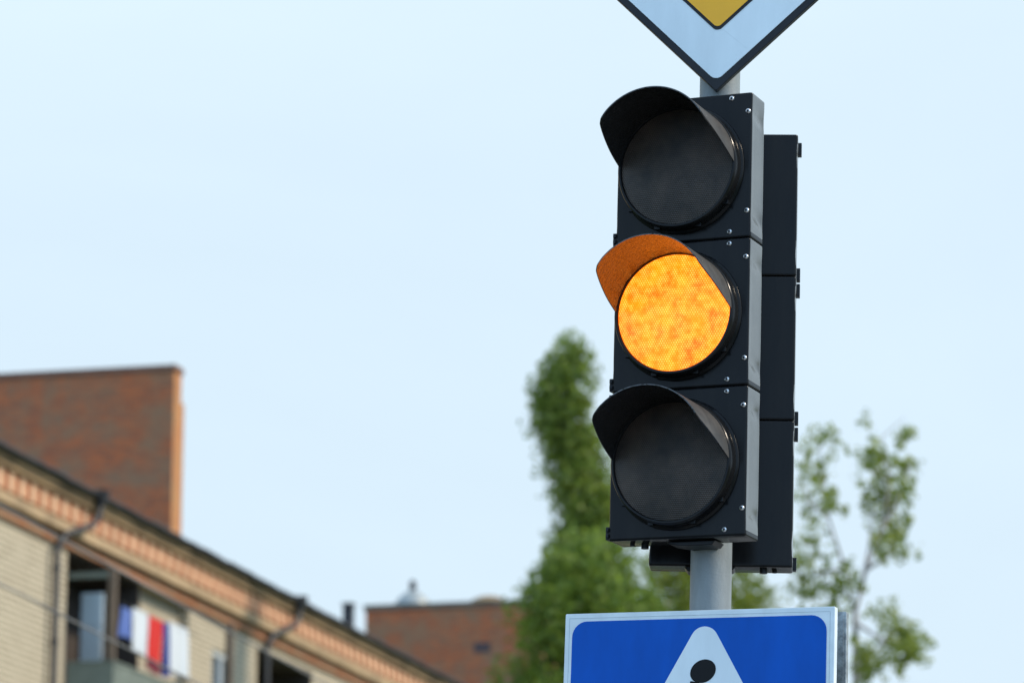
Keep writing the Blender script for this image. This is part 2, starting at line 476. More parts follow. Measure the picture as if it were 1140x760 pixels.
loc, rot = frame(-23.5, 0, 0, 2.985)
tl = thing('traffic_light', 'black three lamp traffic light facing the viewer with its middle amber lamp lit', 'traffic light', loc, rot, 'traffic lights on the pole')
for k in range(3):
    z0, z1 = SEC * k, SEC * (k + 1)
    cz = (z0 + z1) / 2 - 0.002
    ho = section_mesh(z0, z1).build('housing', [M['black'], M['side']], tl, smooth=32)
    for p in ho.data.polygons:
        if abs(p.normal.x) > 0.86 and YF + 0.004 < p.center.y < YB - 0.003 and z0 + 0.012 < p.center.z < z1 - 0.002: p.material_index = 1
    # drum that carries lens and hood
    MB().lathe_y([(0.1530, YF + 0.002), (0.1530, YF - 0.003), (0.1515, YF - 0.006), (0.1470, YF - 0.008), (0.1460, YF - 0.032),
                  (0.1450, YF - 0.038), (0.1425, YF - 0.0405), (0.1385, YF - 0.0405), (0.1368, YF - 0.038), (0.1362, YF - 0.028)],
                 XC, cz, 96, close=True).build('lens_collar', M['black'], tl, smooth=40)
    prof = [(0.1318 * math.sin(R(a)) / math.sin(R(90)), 0) for a in ()]
    lz = []
    for q in range(15):
        r = 0.1358 * (1 - q / 14) if q < 14 else 0.0005
        lz.append((r, YF - 0.0355 - 0.010 * (1 - (r / 0.1358) ** 2)))
    lo = MB().lathe_y([(0.1358, YF - 0.030)] + lz, XC, cz, 96, close=True).build('lens', M['lit'] if k == 1 else M['lens'], tl, smooth=40)
    if k == 1: lo['label'] = 'lit amber lens'
    visor_mesh(cz, YF - 0.012).build('visor', [M['visor'], M['visorout']], tl, smooth=40)
    # drum lugs
    for a in (128, 160, 200, 232):
        lg = MB(); x, z = XC + 0.1470 * math.sin(R(a)), cz + 0.1470 * math.cos(R(a))
        lg.box(x - 0.007, x + 0.007, YF - 0.024, YF - 0.012, z - 0.005, z + 0.005)
        lg.build('collar_lug', M['black'], tl, bevel=0.001)
    for x, z in ((0.0845, z0 + 0.0155), (0.1250, z0 + 0.063), (0.1250, z1 - 0.046), (0.0845, z1 - 0.0125)):
        MB().lathe_y([(0.0062, YF + 0.001), (0.0062, YF - 0.0012), (0.0050, YF - 0.0030), (0.0030, YF - 0.0036), (0.0028, YF - 0.0020)],
                     x, z, 20, close=False).lathe_y([(0.0028, YF - 0.0020), (0.0002, YF - 0.0020)], x, z, 20, 1, close=False).build('screw', [M['screw'], M['hinge']], tl, smooth=40)  # socket floor coloured black for the shade inside it
    for z in (z0 + 0.004, z1 - 0.034):
        hb = MB(); hb.box(XL - 0.008, XL + 0.001, YF + 0.004, YF + 0.028, z, z + 0.030)
        hb.box(XL - 0.0055, XL + 0.001, YF - 0.003, YF + 0.003, z + 0.004, z + 0.013)
        hb.box(XL - 0.0055, XL + 0.001, YF - 0.003, YF + 0.003, z + 0.018, z + 0.027)
        hb.build('hinge', M['hinge'], tl, bevel=0.001)
br = MB()
br.plate([(-0.065, -0.002), (0.052, -0.002), (0.044, -0.012), (-0.030, -0.012), (-0.060, -0.007)], YF + 0.030, YB + 0.0)
br.box(-0.030, 0.030, YB + 0.0005, YB + 0.02, -0.011, 0.05)
br.build('bracket', M['hinge'], tl, bevel=0.0015)
bt = MB(); bt.box(-0.03, 0.03, YB + 0.0005, YB + 0.02, 0.97, 1.02); bt.build('bracket', M['hinge'], tl, bevel=0.0015)
gl = MB(); gl.tube([(-0.13, -0.085, 0.004), (-0.13, -0.085, -0.010)], 0.009, 10); gl.tube([(-0.155, -0.10, 0.004), (-0.155, -0.10, -0.006)], 0.006, 8)
gl.build('cable_gland', M['hinge'], tl, smooth=40)

loc2, rot2 = frame(175, 0.012, 0, 2.953)
tl2 = copy_tree(tl)
tl2.location = loc2; tl2.rotation_euler = rot2
tag(tl2, 'black traffic light seen from its plain back, mounted behind the amber one', 'traffic light')

# --- diamond sign
loc, rot = frame(-10, 0, 0, 4.055)
ds = thing('diamond_sign', 'diamond shaped yellow and white road sign above the traffic light', 'road sign', loc, rot)
HD = 0.495; rot = (rot[0], rot[1] + R(0.5), rot[2]); ds.rotation_euler = rot
def diamond(h, r):
    return round_poly([(0, HD - h), (h * 1.05, HD), (0, HD + h), (-h * 1.05, HD)], r)
YD = -0.075
MB().plate(diamond(HD, 0.004), YD, YD + 0.018).build('panel', M['signblack'], ds, bevel=0.0012)
MB().plate(diamond(HD - 0.0165 * 1.414, 0.020), YD - 0.0012, YD - 0.0001).build('white_field', M['white'], ds)
MB().plate(diamond(0.352, 0.016), YD - 0.0024, YD - 0.00125).build('black_outline', M['signblack'], ds)
MB().plate(diamond(0.342, 0.012), YD - 0.0036, YD - 0.00245).build('yellow_field', M['yellow'], ds)
s_ = MB(); s_.add([(0.012, YD - 0.0015, 0.150), (0.0128, YD - 0.0015, 0.1508), (0.0728, YD - 0.0015, 0.1008), (0.072, YD - 0.0015, 0.1)], [(0, 1, 2, 3)])
s_.build('film_seam', M['whitedirty'], ds)
MB().plate(diamond(HD - 0.012, 0.004), YD + 0.0185, YD + 0.021).build('back_plate', M['galv'], ds)
for z in (0.30, 0.70):
    b_ = MB(); b_.box(-0.12, 0.12, YD + 0.0215, YD + 0.027, z - 0.015, z + 0.015); b_.build('clamp', M['galv'], ds, bevel=0.001)

# --- blue crossing sign
loc, rot = frame(-23.5, 0, 0, 2.175)
rot = (rot[0], rot[1] + R(0.35), rot[2])
cs = thing('crossing_sign', 'blue square pedestrian crossing sign with white triangle below the traffic light', 'road sign', loc, rot, 'pedestrian crossing signs')
X0, X1, Z1 = -0.3265, 0.3235, 0.6545; YS = -0.085
def rect(i, r):
    return round_poly([(X0 + i, i), (X1 - i, i), (X1 - i, Z1 - i), (X0 + i, Z1 - i)], r)
MB().plate(rect(0, 0.003), YS, YS + 0.020).build('panel', M['whitedirty'], cs, bevel=0.0015)
rm = MB()
i0 = 0.0105
for a, b in (((X0 + i0, X1 - i0), None),):
    rm.box(a[0], a[1], YS - 0.0006, YS - 0.0001, Z1 - i0 - 0.0008, Z1 - i0)
    rm.box(X0 + i0, X0 + i0 + 0.0008, YS - 0.0006, YS - 0.0001, i0, Z1 - i0 - 0.001)
    rm.box(X1 - i0 - 0.0008, X1 - i0, YS - 0.0006, YS - 0.0001, i0, Z1 - i0 - 0.001)
rm.build('fold_line', mat('sign_fold', (0.42, 0.50, 0.55), 0.5), cs)
MB().plate(rect(0.0185, 0.036), YS - 0.0013, YS - 0.00065).build('blue_field', M['blue'], cs)
ax, av = 0.0158, 2.829 - 2.175 - 0.003
hgt = 0.535
tri = round_poly([(ax - hgt * 0.577, av - hgt), (ax + hgt * 0.577, av - hgt), (ax, av)], 0.034, 12)
MB().plate(tri, YS - 0.0026, YS - 0.00135).build('white_triangle', M['white'], cs)
fg = MB()
hc = (ax - 0.001, 0.5155)
tl_ = R(25)
el = []
for k in range(40):
    a = 2 * math.pi * k / 40
    x, z = 0.0315 * math.cos(a), 0.0255 * math.sin(a)
    el.append((hc[0] + x * math.cos(tl_) - z * math.sin(tl_), hc[1] + x * math.sin(tl_) + z * math.cos(tl_)))
Y0, Y1 = YS - 0.0038, YS - 0.00265
fg.plate(el, Y0, Y1)
fg.build('pedestrian_head', M['figure'], cs)
fb = MB()
def limb(pts):
    fb.plate([(ax + x, z) for x, z in pts], Y0, Y1)
limb([(-0.030, 0.494), (-0.012, 0.490), (0.020, 0.468), (0.018, 0.36), (0.006, 0.30), (-0.040, 0.30), (-0.044, 0.36), (-0.046, 0.45)])
fb.build('pedestrian_body', M['figure'], cs)
for nm, pts in (('pedestrian_arm', [(-0.0465, 0.45), (-0.0465, 0.425), (-0.095, 0.36), (-0.108, 0.37), (-0.062, 0.45)]),
                ('pedestrian_arm', [(0.0205, 0.46), (0.066, 0.40), (0.062, 0.34), (0.045, 0.342), (0.047, 0.392), (0.019, 0.42)]),
                ('pedestrian_leg', [(-0.040, 0.2995), (-0.014, 0.2995), (-0.055, 0.215), (-0.098, 0.165), (-0.115, 0.178), (-0.072, 0.225)]),
                ('pedestrian_leg', [(-0.013, 0.2995), (0.006, 0.2995), (0.055, 0.23), (0.070, 0.165), (0.048, 0.162), (0.034, 0.222)])):
    fb = MB(); limb(pts); fb.build(nm, M['figure'], cs)
for k in range(5):
    x = -0.205 + k * 0.092
    MB().plate([(ax + x, 0.137), (ax + x + 0.048, 0.137), (ax + x + 0.048 + 0.006, 0.156), (ax + x + 0.010, 0.156)], Y0, Y1).build('zebra_stripe', M['figure'], cs)
MB().plate(rect(0.006, 0.003), YS + 0.0205, YS + 0.0225).build('back_plate', M['galv'], cs)
for z in (0.14, 0.52):
    b_ = MB(); b_.box(-0.2, 0.2, YS + 0.023, YS + 0.0365, z - 0.018, z + 0.018)
    b_.build('clamp', M['galv'], cs, bevel=0.001)
# a second sign of the same kind on the far side, turned away
loc, rot = frame(160, 0.0235, 0, 2.188)
cs2 = copy_tree(cs); cs2.location = loc; cs2.rotation_euler = rot
for ch in cs2.children:
    if ch.name.startswith('panel'):
        ch.material_slots[0].link = 'OBJECT'; ch.material_slots[0].material = M['galv']
tag(cs2, 'galvanised back of a second sign showing behind the right edge of the blue sign', 'road sign')

# ------------------------------------------------------------------ apartment building on the left
E0 = Vector((-12.01506, 82.7, 0))
ROTB = math.pi / 2 - ALPHA
wall_c1, wall_c2 = (0.62, 0.535, 0.39), (0.52, 0.44, 0.315)
BM = dict(
    wall=brick_mat('pale_brick_street', 'X', wall_c1, wall_c2, (0.20, 0.165, 0.12), (0.48, 0.41, 0.30), 0.5, bw=0.52, rh=0.15, msize=0.022),
    wallp=brick_mat('pale_brick_return', 'Y', wall_c1, wall_c2, (0.20, 0.165, 0.12), (0.48, 0.41, 0.30), 0.5, bw=0.52, rh=0.15, msize=0.022),
    red=brick_mat('red_brick_end', 'Y', (0.56, 0.135, 0.036), (0.31, 0.092, 0.040), (0.30, 0.18, 0.10), (0.27, 0.165, 0.090), 1.2),
    reds=brick_mat('red_brick_sunlit', 'X', (0.56, 0.22, 0.07), (0.46, 0.17, 0.06), (0.40, 0.26, 0.14), (0.48, 0.25, 0.10), 0.9),  # lighter and more orange than the end brick: sunshine put into the colour
    orange=brick_mat('orange_brick', 'X', (0.50, 0.135, 0.04), (0.42, 0.11, 0.035), (0.36, 0.20, 0.10), (0.42, 0.15, 0.06), 1.2),
    dentil=mat('pale_dentil_brick', (0.70, 0.44, 0.27), 0.85, var=0.2, vscale=1.5),
    band=brick_mat('weathered_orange_brick', 'X', (0.42, 0.15, 0.06), (0.32, 0.125, 0.055), (0.30, 0.20, 0.12), (0.36, 0.22, 0.13), 1.1),
    ledge=mat('cream_render', (0.44, 0.31, 0.18), 0.85, var=0.25, vscale=0.8),
    cornice=mat('grey_cement', (0.27, 0.185, 0.10), 0.9, var=0.35, vscale=0.7),
    dark=mat('tarred_metal', (0.035, 0.035, 0.04), 0.7, var=0.4, vscale=1.5),
    roof=mat('slate_roof', (0.12, 0.12, 0.12), 0.85, var=0.25, vscale=1.0),
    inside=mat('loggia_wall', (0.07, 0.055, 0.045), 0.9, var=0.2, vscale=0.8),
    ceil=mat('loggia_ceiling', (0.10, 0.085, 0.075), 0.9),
    pipe=mat('zinc_pipe', (0.040, 0.040, 0.042), 0.5, 0.1, var=0.3, vscale=2),
    post=mat('brown_post', (0.17, 0.125, 0.09), 0.8, var=0.2, vscale=3),
    parapet=mat('green_grey_sheet', (0.17, 0.20, 0.17), 0.7, var=0.2, vscale=1.5),
    frame=mat('white_window_frame', (0.72, 0.74, 0.74), 0.5),
    doorw=mat('pale_door', (0.72, 0.80, 0.84), 0.4, var=0.15, vscale=2),
)
def glass(name):
    m, nt, b = newmat(name)
    b.inputs['Base Color'].default_value = (0.03, 0.04, 0.045, 1); b.inputs['Roughness'].default_value = 0.05
    b.inputs['Specular IOR Level'].default_value = 0.8
    return m
BM['glass'] = glass('window_glass')

bld = thing('apartment_building', 'long pale brick apartment building with an orange brick dentil cornice at left', 'building', E0)
bld.rotation_euler = (0, 0, ROTB)
S0, S1, DEP = -60.0, 55.0, 12.0  # near end lengthened out of view to block sky in the housing reflections
ZB = 16.43   # underside of the orange band
# openings: (s0, s1, z0, z1, depth)
OPEN = [(4.7, 10.2, 12.6, ZB, 1.62), (10.2, 14.2, 12.6, ZB, 0.30), (16.3, 18.3, 13.7, 15.6, 0.16),
        (20.4, 26.0, 12.6, 16.2, 1.62), (30.0, 32.0, 13.7, 15.6, 0.16)]
wm = MB(); wi = MB(); wr = MB()
cur = S0
T = 1.75
for (a, b, z0, z1, dp) in OPEN:
    if a > cur: wm.box(cur, a, 0, T, -0.13, 17.85)
    wm.box(a, b, 0, T, -0.13, z0); 
    if z1 < 17.8: wm.box(a, b, 0, T, z1, 17.85)
    cur = b
wm.box(cur, S1, 0, T, -0.13, 17.85)
# mid back and end walls
wm.box(S0, S1, DEP - 0.4, DEP, -0.13, 17.85); wm.box(S0, S0 + 0.4, T, DEP - 0.4, -0.13, 17.85); wm.box(S1 - 0.4, S1, T, DEP - 0.4, -0.13, 17.85)
wo = wm.build('wall', [BM['wall'], BM['wallp']], bld)
for p in wo.data.polygons:
    if abs(p.normal.x) > 0.7: p.material_index = 1
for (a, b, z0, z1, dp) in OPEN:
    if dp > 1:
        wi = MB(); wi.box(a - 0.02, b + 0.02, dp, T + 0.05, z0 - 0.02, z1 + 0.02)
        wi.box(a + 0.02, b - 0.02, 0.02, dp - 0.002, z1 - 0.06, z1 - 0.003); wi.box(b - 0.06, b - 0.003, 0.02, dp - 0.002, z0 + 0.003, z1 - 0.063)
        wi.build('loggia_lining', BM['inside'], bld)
wq = MB(); a, b, z0, z1, dp = OPEN[1]
wq.box(a + 0.1, b + 0.003, dp, T + 0.02, z0 - 0.02, z1 - 0.05); wq.box(a + 0.003, a + 0.099, 0.30, T - 0.05, z0, z1 - 0.06)
wq.build('recessed_wall', BM['wall'], bld)
# cornice, from the wall outwards (y negative is outwards)
MB().box(S0 - 0.1, S1 + 0.1, -0.12, -0.003, ZB, 16.715).build('brick_band', BM['band'], bld)
MB().box(S0 - 0.15, S1 + 0.15, -0.30, -0.004, 16.72, 16.97).build('ledge', BM['ledge'], bld)
fz = MB(); fz.box(S0 - 0.1, S1 + 0.1, -0.32, -0.005, 16.975, 17.475)
s = S0
while s < S1:
    fz.box(s, s + 0.36, -0.355, -0.3205, 17.0, 17.45, 1); s += 0.72
fz.build('dentil_frieze', [BM['orange'], BM['dentil']], bld)
cr = MB(); cr.box(S0 - 0.2, S1 + 0.2, -0.46, -0.006, 17.48, 17.62); cr.box(S0 - 0.25, S1 + 0.25, -0.53, -0.006, 17.625, 17.76)
cr.build('cornice', BM['cornice'], bld)
rf = MB()
sl_ = math.tan(R(15))
def roofslab(y0, y1, z0_, z1_, th):
    rf.add([(S0 - 0.3, y0, z0_), (S1 + 0.3, y0, z0_), (S1 + 0.3, y1, z1_), (S0 - 0.3, y1, z1_),
            (S0 - 0.3, y0, z0_ + th), (S1 + 0.3, y0, z0_ + th), (S1 + 0.3, y1, z1_ + th), (S0 - 0.3, y1, z1_ + th)],
           [(0, 3, 2, 1), (4, 5, 6, 7), (0, 1, 5, 4), (1, 2, 6, 5), (2, 3, 7, 6), (3, 0, 4, 7)])
roofslab(-0.62, 6, 17.77, 17.77 + 6.62 * sl_, 0.06); roofslab(6, 12.6, 17.77 + 6.62 * sl_, 17.77 + 0.02, 0.06)
rfo = rf.build('roof', BM['roof'], bld)
gt = MB()
for k in range(116):
    x0 = S0 - 0.3 + k; r_ = 0.055 + 0.012 * rnd.random()
    gt.tube([(x0, -0.66, 17.82 + rnd.uniform(-.02, .02)), (x0 + 1.0, -0.66, 17.82 + rnd.uniform(-.02, .02))], r_, 8)
gt.build('gutter', BM['dark'], bld, smooth=60)
for s in (3.45, 20.75):
    dp_ = MB()
    so_ = s + 1.75
    dp_.tube([(so_, -0.66, 17.80), (so_, -0.62, 17.35), (so_ - 0.25, -0.55, 17.05), (s + 0.25, -0.30, 16.62), (s, -0.20, 16.25), (s, -0.20, 10), (s, -0.2, 0.2)],
             0.085, 12)
    for z in (15.7, 13.9, 12, 9, 6, 3):
        dp_.tube([(s, -0.20, z), (s, -0.20, z + 0.12)], 0.105, 12)
    o_ = dp_.build('drainpipe', BM['pipe'], bld, smooth=40)
    hd = MB(); hd.tube([(so_, -0.66, 17.62), (so_, -0.66, 17.95)], [0.14, 0.24], 10); hd.build('hopper', BM['dark'], o_, smooth=30)
# gable-like brick stack rising through the roof at the eave
chim = MB()
cx0, cx1 = 12.50, 13.36
chim.box(cx0, cx1, -0.02, 8.5, 17.9, 21.85)
chim.box(cx0, cx1 - 0.24, -0.02, 8.5, 21.85, 22.62)
co_ = chim.build('chimney_stack', [BM['red'], BM['reds']], bld)
for p in co_.data.polygons:
    if abs(p.normal.y) > 0.7: p.material_index = 1
tag(co_, 'broad weathered red brick stack above the eave')
MB().box(cx0 - 0.05, cx1 - 0.18, -0.06, 8.55, 22.625, 22.78).build('coping', mat('weathered_coping', (0.20, 0.10, 0.065), 0.9, var=0.25, vscale=1.2), co_)
# windows
for (a, b, z0, z1, dp) in (OPEN[2], OPEN[4]):
    fr = MB(); y = dp
    for q in ((a, a + 0.14, z0, z1), (b - 0.14, b, z0, z1), (a + 0.142, b - 0.142, z1 - 0.14, z1), (a + 0.142, b - 0.142, z0, z0 + 0.14), ((a + b) / 2 - 0.06, (a + b) / 2 + 0.06, z0 + 0.142, z1 - 0.142)):
        fr.box(q[0], q[1], y - 0.09, y, q[2], q[3])
    wn = fr.build('window', BM['frame'], bld)
    MB().box(a + 0.02, b - 0.02, y + 0.003, y + 0.03, z0 + 0.02, z1 - 0.02).build('pane', BM['glass'], wn)
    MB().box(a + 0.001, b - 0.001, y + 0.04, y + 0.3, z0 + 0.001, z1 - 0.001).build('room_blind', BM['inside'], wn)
    MB().box(a - 0.08, b + 0.08, -0.10, y - 0.092, z0 - 0.06, z0 - 0.003).build('sill', BM['ledge'], wn)
# balcony: floor slab, sheet parapet, corner post, rail beam, door
bal = MB(); bal.box(4.75, 14.4, -1.25, -0.003, 12.45, 12.62); balo = bal.build('balcony', BM['cornice'], bld)
pr = MB()
pr.box(4.75, 4.80, -1.25, -0.05, 12.63, 13.60); pr.box(4.805, 14.4, -1.25, -1.20, 12.63, 13.60); pr.box(14.35, 14.4, -1.195, -0.05, 12.63, 13.60)
for k in range(9):
    pr.box(4.74, 4.749, -1.25 + 0.135 * k, -1.20 + 0.135 * k, 12.63, 13.60)
pr.build('parapet', BM['parapet'], balo)
pr2 = MB(); pr2.box(4.72, 14.42, -1.28, -1.17, 13.603, 13.66); pr2.box(4.72, 4.83, -1.165, -0.05, 13.603, 13.66)
pr2.build('handrail', BM['parapet'], balo)
for s_x in (4.85, 14.25):
    q = MB(); q.box(s_x - 0.08, s_x + 0.08, -1.24, -1.06, 13.665, 15.95); q.build('post', BM['post'], balo)
bm_ = MB(); bm_.box(4.78, 4.92, -1.05, -0.01, 15.72, 15.86); bm_.build('tie_beam', BM['parapet'], balo)
dr = MB(); dr.box(7.20, 7.26, -0.06, 0.52, 12.65, 15.74); dro = dr.build('balcony_door', BM['doorw'], bld)
for a in (13.2, 14.9):
    MB().box(7.185, 7.198, -0.01, 0.47, a, a + (1.6 if a < 14 else 0.78)).build('pane', mat('pale_door_panel', (0.74, 0.84, 0.88), 0.25), dro)
dj = MB(); dj.box(4.85, 4.98, 0.2, 0.34, 12.63, 15.7); dj.build('door_jamb', BM['post'], bld)

# laundry on the line along the balcony front (each cloth a thing)
MBo = bld.matrix_world
def bpt(s, y, z):
    return E0 + D * s - NV * y + Vector((0, 0, z))
ln = MB(); ln.tube([bpt(4.9 + 0.60 * k, -1.33, 15.12 - 0.05 * math.sin(math.pi * k / 10)) for k in range(11)], 0.012, 6)
tag(ln.build('clothes_line', BM['dark']), 'thin washing line stretched along the front of the balcony', 'clothes line')
def cloth(name, label, s0, s1, ztop, zbot, mats, split=None, sway=0.05):
    mb = MB(); nx, nz = 22, 14
    vs = []
    for side in (0, 1):
        for i in range(nx + 1):
            for j in range(nz + 1):
                u, v = i / nx, j / nz
                y = -1.33 - 0.012 * (1 - 2 * side) + sway * v * math.sin(u * 11 + s0 * 3) - 0.03 * v * math.sin(u * 5 + s0)
                z = ztop + (zbot - ztop) * v + 0.03 * math.sin(u * 7 + s0) * v
                vs.append(bpt(s0 + (s1 - s0) * u + 0.02 * math.sin(v * 6), y, z))
    o = (nx + 1) * (nz + 1); fs = []; mi = []
    for i in range(nx):
        for j in range(nz):
            a = i * (nz + 1) + j
            k = 1 if split and split(i / nx, j / nz) else 0
            fs.append((a, a + 1, a + nz + 2, a + nz + 1)); mi.append(k)
            fs.append((a + o, a + nz + 1 + o, a + nz + 2 + o, a + 1 + o)); mi.append(k)
    mb.add(vs, fs); mb.m = mi
    ob = mb.build(name, mats, smooth=60)
    return tag(ob, label, 'laundry', 'laundry hung along the balcony')
cw = mat('white_cotton', (0.64, 0.68, 0.72), 0.9); cr_ = mat('red_cotton', (0.62, 0.022, 0.016), 0.9); cb_ = mat('blue_cotton', (0.10, 0.16, 0.42), 0.9)
cn = mat('navy_cotton', (0.03, 0.055, 0.26), 0.9); cd = mat('wine_cotton', (0.16, 0.016, 0.035), 0.9)
LAUNDRY = [('shirt', 'short blue shirt hanging at the near end of the balcony washing', 4.99, 5.76, 15.02, 14.30, [cb_]),
           ('towel', 'white towel hanging between the blue shirt and the red cloth', 5.80, 7.0, 15.12, 14.05, [cw]),
           ('towel', 'red towel with a dark wine coloured hem on the balcony washing line', 7.04, 8.12, 15.10, 13.72, [cr_, cd]),
           ('towel', 'narrow navy blue towel hanging beside the red one', 8.14, 8.62, 15.10, 13.75, [cn]),
           ('bed_sheet', 'large white sheet at the far end of the balcony washing', 8.64, 10.12, 15.18, 13.90, [cw])]
for i, (nm, lb, a, b, zt, zb, ms) in enumerate(LAUNDRY):
    cloth(nm, lb, a, b, zt, zb, ms, split=(lambda u, v: v > 0.74) if i == 2 else None)

# a flue on the roof edge
fl_ = thing('roof_flue', 'dark square flue standing on the roof edge left of far brick building', 'flue', bpt(31.0, 0.3, 18.0)); fl_.rotation_euler = (0, 0, ROTB)
MB().box(-0.15, 0.15, -0.15, 0.15, -0.1, 1.0).build('shaft', BM['dark'], fl_)
MB().box(-0.19, 0.19, -0.19, 0.19, 1.002, 1.06).build('cap', BM['dark'], fl_)

# far brick building with its blank end wall towards us
b2 = thing('brick_building', 'far red brick building with a blank end wall behind the poplar', 'building', bpt(57.5, 0.0, 0)); b2.rotation_euler = (0, 0, ROTB)
f2 = MB(); f2.box(0, 20, 0, 7.15, -0.13, 23.0)
o2 = f2.build('wall', [BM['red'], BM['reds']], b2)
for p in o2.data.polygons:
    if abs(p.normal.y) > 0.7: p.material_index = 1
MB().box(-0.06, 20.1, -0.08, 7.22, 23.005, 23.22).build('coping', mat('grey_coping', (0.16, 0.125, 0.09), 0.9, var=0.2, vscale=0.8), b2)
MB().box(-0.02, -0.003, 2.1, 2.75, 21.2, 21.6).build('wall_hatch', mat('hatch', (0.09, 0.06, 0.06), 0.9), b2)
v = MB(); v.tube([(0.6, 5.4, 23.21), (0.6, 5.4, 23.36), (0.6, 5.4, 23.62), (0.6, 5.4, 23.80), (0.6, 5.4, 23.86)], [0.72, 0.68, 0.46, 0.20, 0.12], 20)
vo = v.build('roof_vent', mat('zinc_cowl', (0.33, 0.35, 0.34), 0.5, 0.3, var=0.2), b2, smooth=40)
v = MB(); v.tube([(0.6, 5.4, 23.86), (0.6, 5.4, 24.18), (0.6, 5.4, 24.26)], [0.15, 0.13, 0.03], 10); v.build('finial', BM['dark'], vo)
v = MB(); v.tube([(0.6, 2.3, 23.21), (0.6, 2.3, 23.32), (0.6, 2.3, 23.46), (0.6, 2.3, 23.52)], [0.80, 0.70, 0.40, 0.05], 20); v.build('roof_vent', BM['cornice'], b2, smooth=40)

# ------------------------------------------------------------------ overhead cables
cabm = mat('cable_sheath', (0.17, 0.165, 0.16), 0.6)
def cable(a, b, r, sag, lab):
    a, b = Vector(a), Vector(b); pts = []
    d_ = (b - a); p0 = a - d_ * 2.2; p1 = a + d_ * 6
    for k in range(61):
        u = k / 60
        pts.append(p0.lerp(p1, u) + Vector((0, 0, sag - sag * 4 * u * (1 - u))))
    off = pts[round(60 * 2.7 / 8.2)].z - (a.z + b.z) / 2
    pts = [p - Vector((0, 0, off)) for p in pts]
    mb = MB(); mb.tube(pts, r, 6)
    return tag(mb.build('overhead_cable', cabm, smooth=60), lab, 'cable', 'overhead cables')
cable((-3.617, 25, 6.152), (-1.788, 34.07, 6.102), 0.010, 0.10, 'thin overhead cable crossing just under the cornice of the pale building')
cable((-3.599, 25, 5.594), (-2.691, 29.77, 5.571), 0.009, 0.06, 'thin overhead cable passing lower, across the balcony and its washing')

# ------------------------------------------------------------------ trees
bark = mat('bark', (0.10, 0.085, 0.065), 0.9, var=0.4, vscale=5, bump=0.5, bscale=20)
barkp = mat('pale_bark', (0.36, 0.32, 0.30), 0.9, var=0.35, vscale=5)
leaf_dark = leaf_mat('poplar_leaves', (0.120, 0.185, 0.025), (0.290, 0.370, 0.065))
leaf_mid = leaf_mat('broad_leaves', (0.105, 0.175, 0.022), (0.250, 0.340, 0.055))
leaf_pale = leaf_mat('pale_leaves', (0.13, 0.19, 0.02), (0.25, 0.29, 0.04))
leaf_birch = leaf_mat('thin_leaves', (0.16, 0.23, 0.04), (0.33, 0.38, 0.08))

def leaf(mb, c, size, r):
    d = Vector((r.gauss(0, 1), r.gauss(0, 1), r.gauss(0, 1))).normalized()
    a = d.orthogonal().normalized(); b = d.cross(a)
    w = r.uniform(0, 6.28); a, b = a * math.cos(w) + b * math.sin(w), b * math.cos(w) - a * math.sin(w)
    l = size * r.uniform(0.7, 1.3); k = l * 0.42
    mb.add([c - a * l * 0.5, c + b * k, c + a * l * 0.5 + d * l * 0.12, c - b * k], [(0, 1, 2, 3)])

def interp(tab, z):
    if z <= tab[0][0]: return tab[0][1:]
    for p, q in zip(tab, tab[1:]):
        if z <= q[0]:
            t = (z - p[0]) / (q[0] - p[0]); return tuple(a + (b - a) * t for a, b in zip(p[1:], q[1:]))
    return tab[-1][1:]

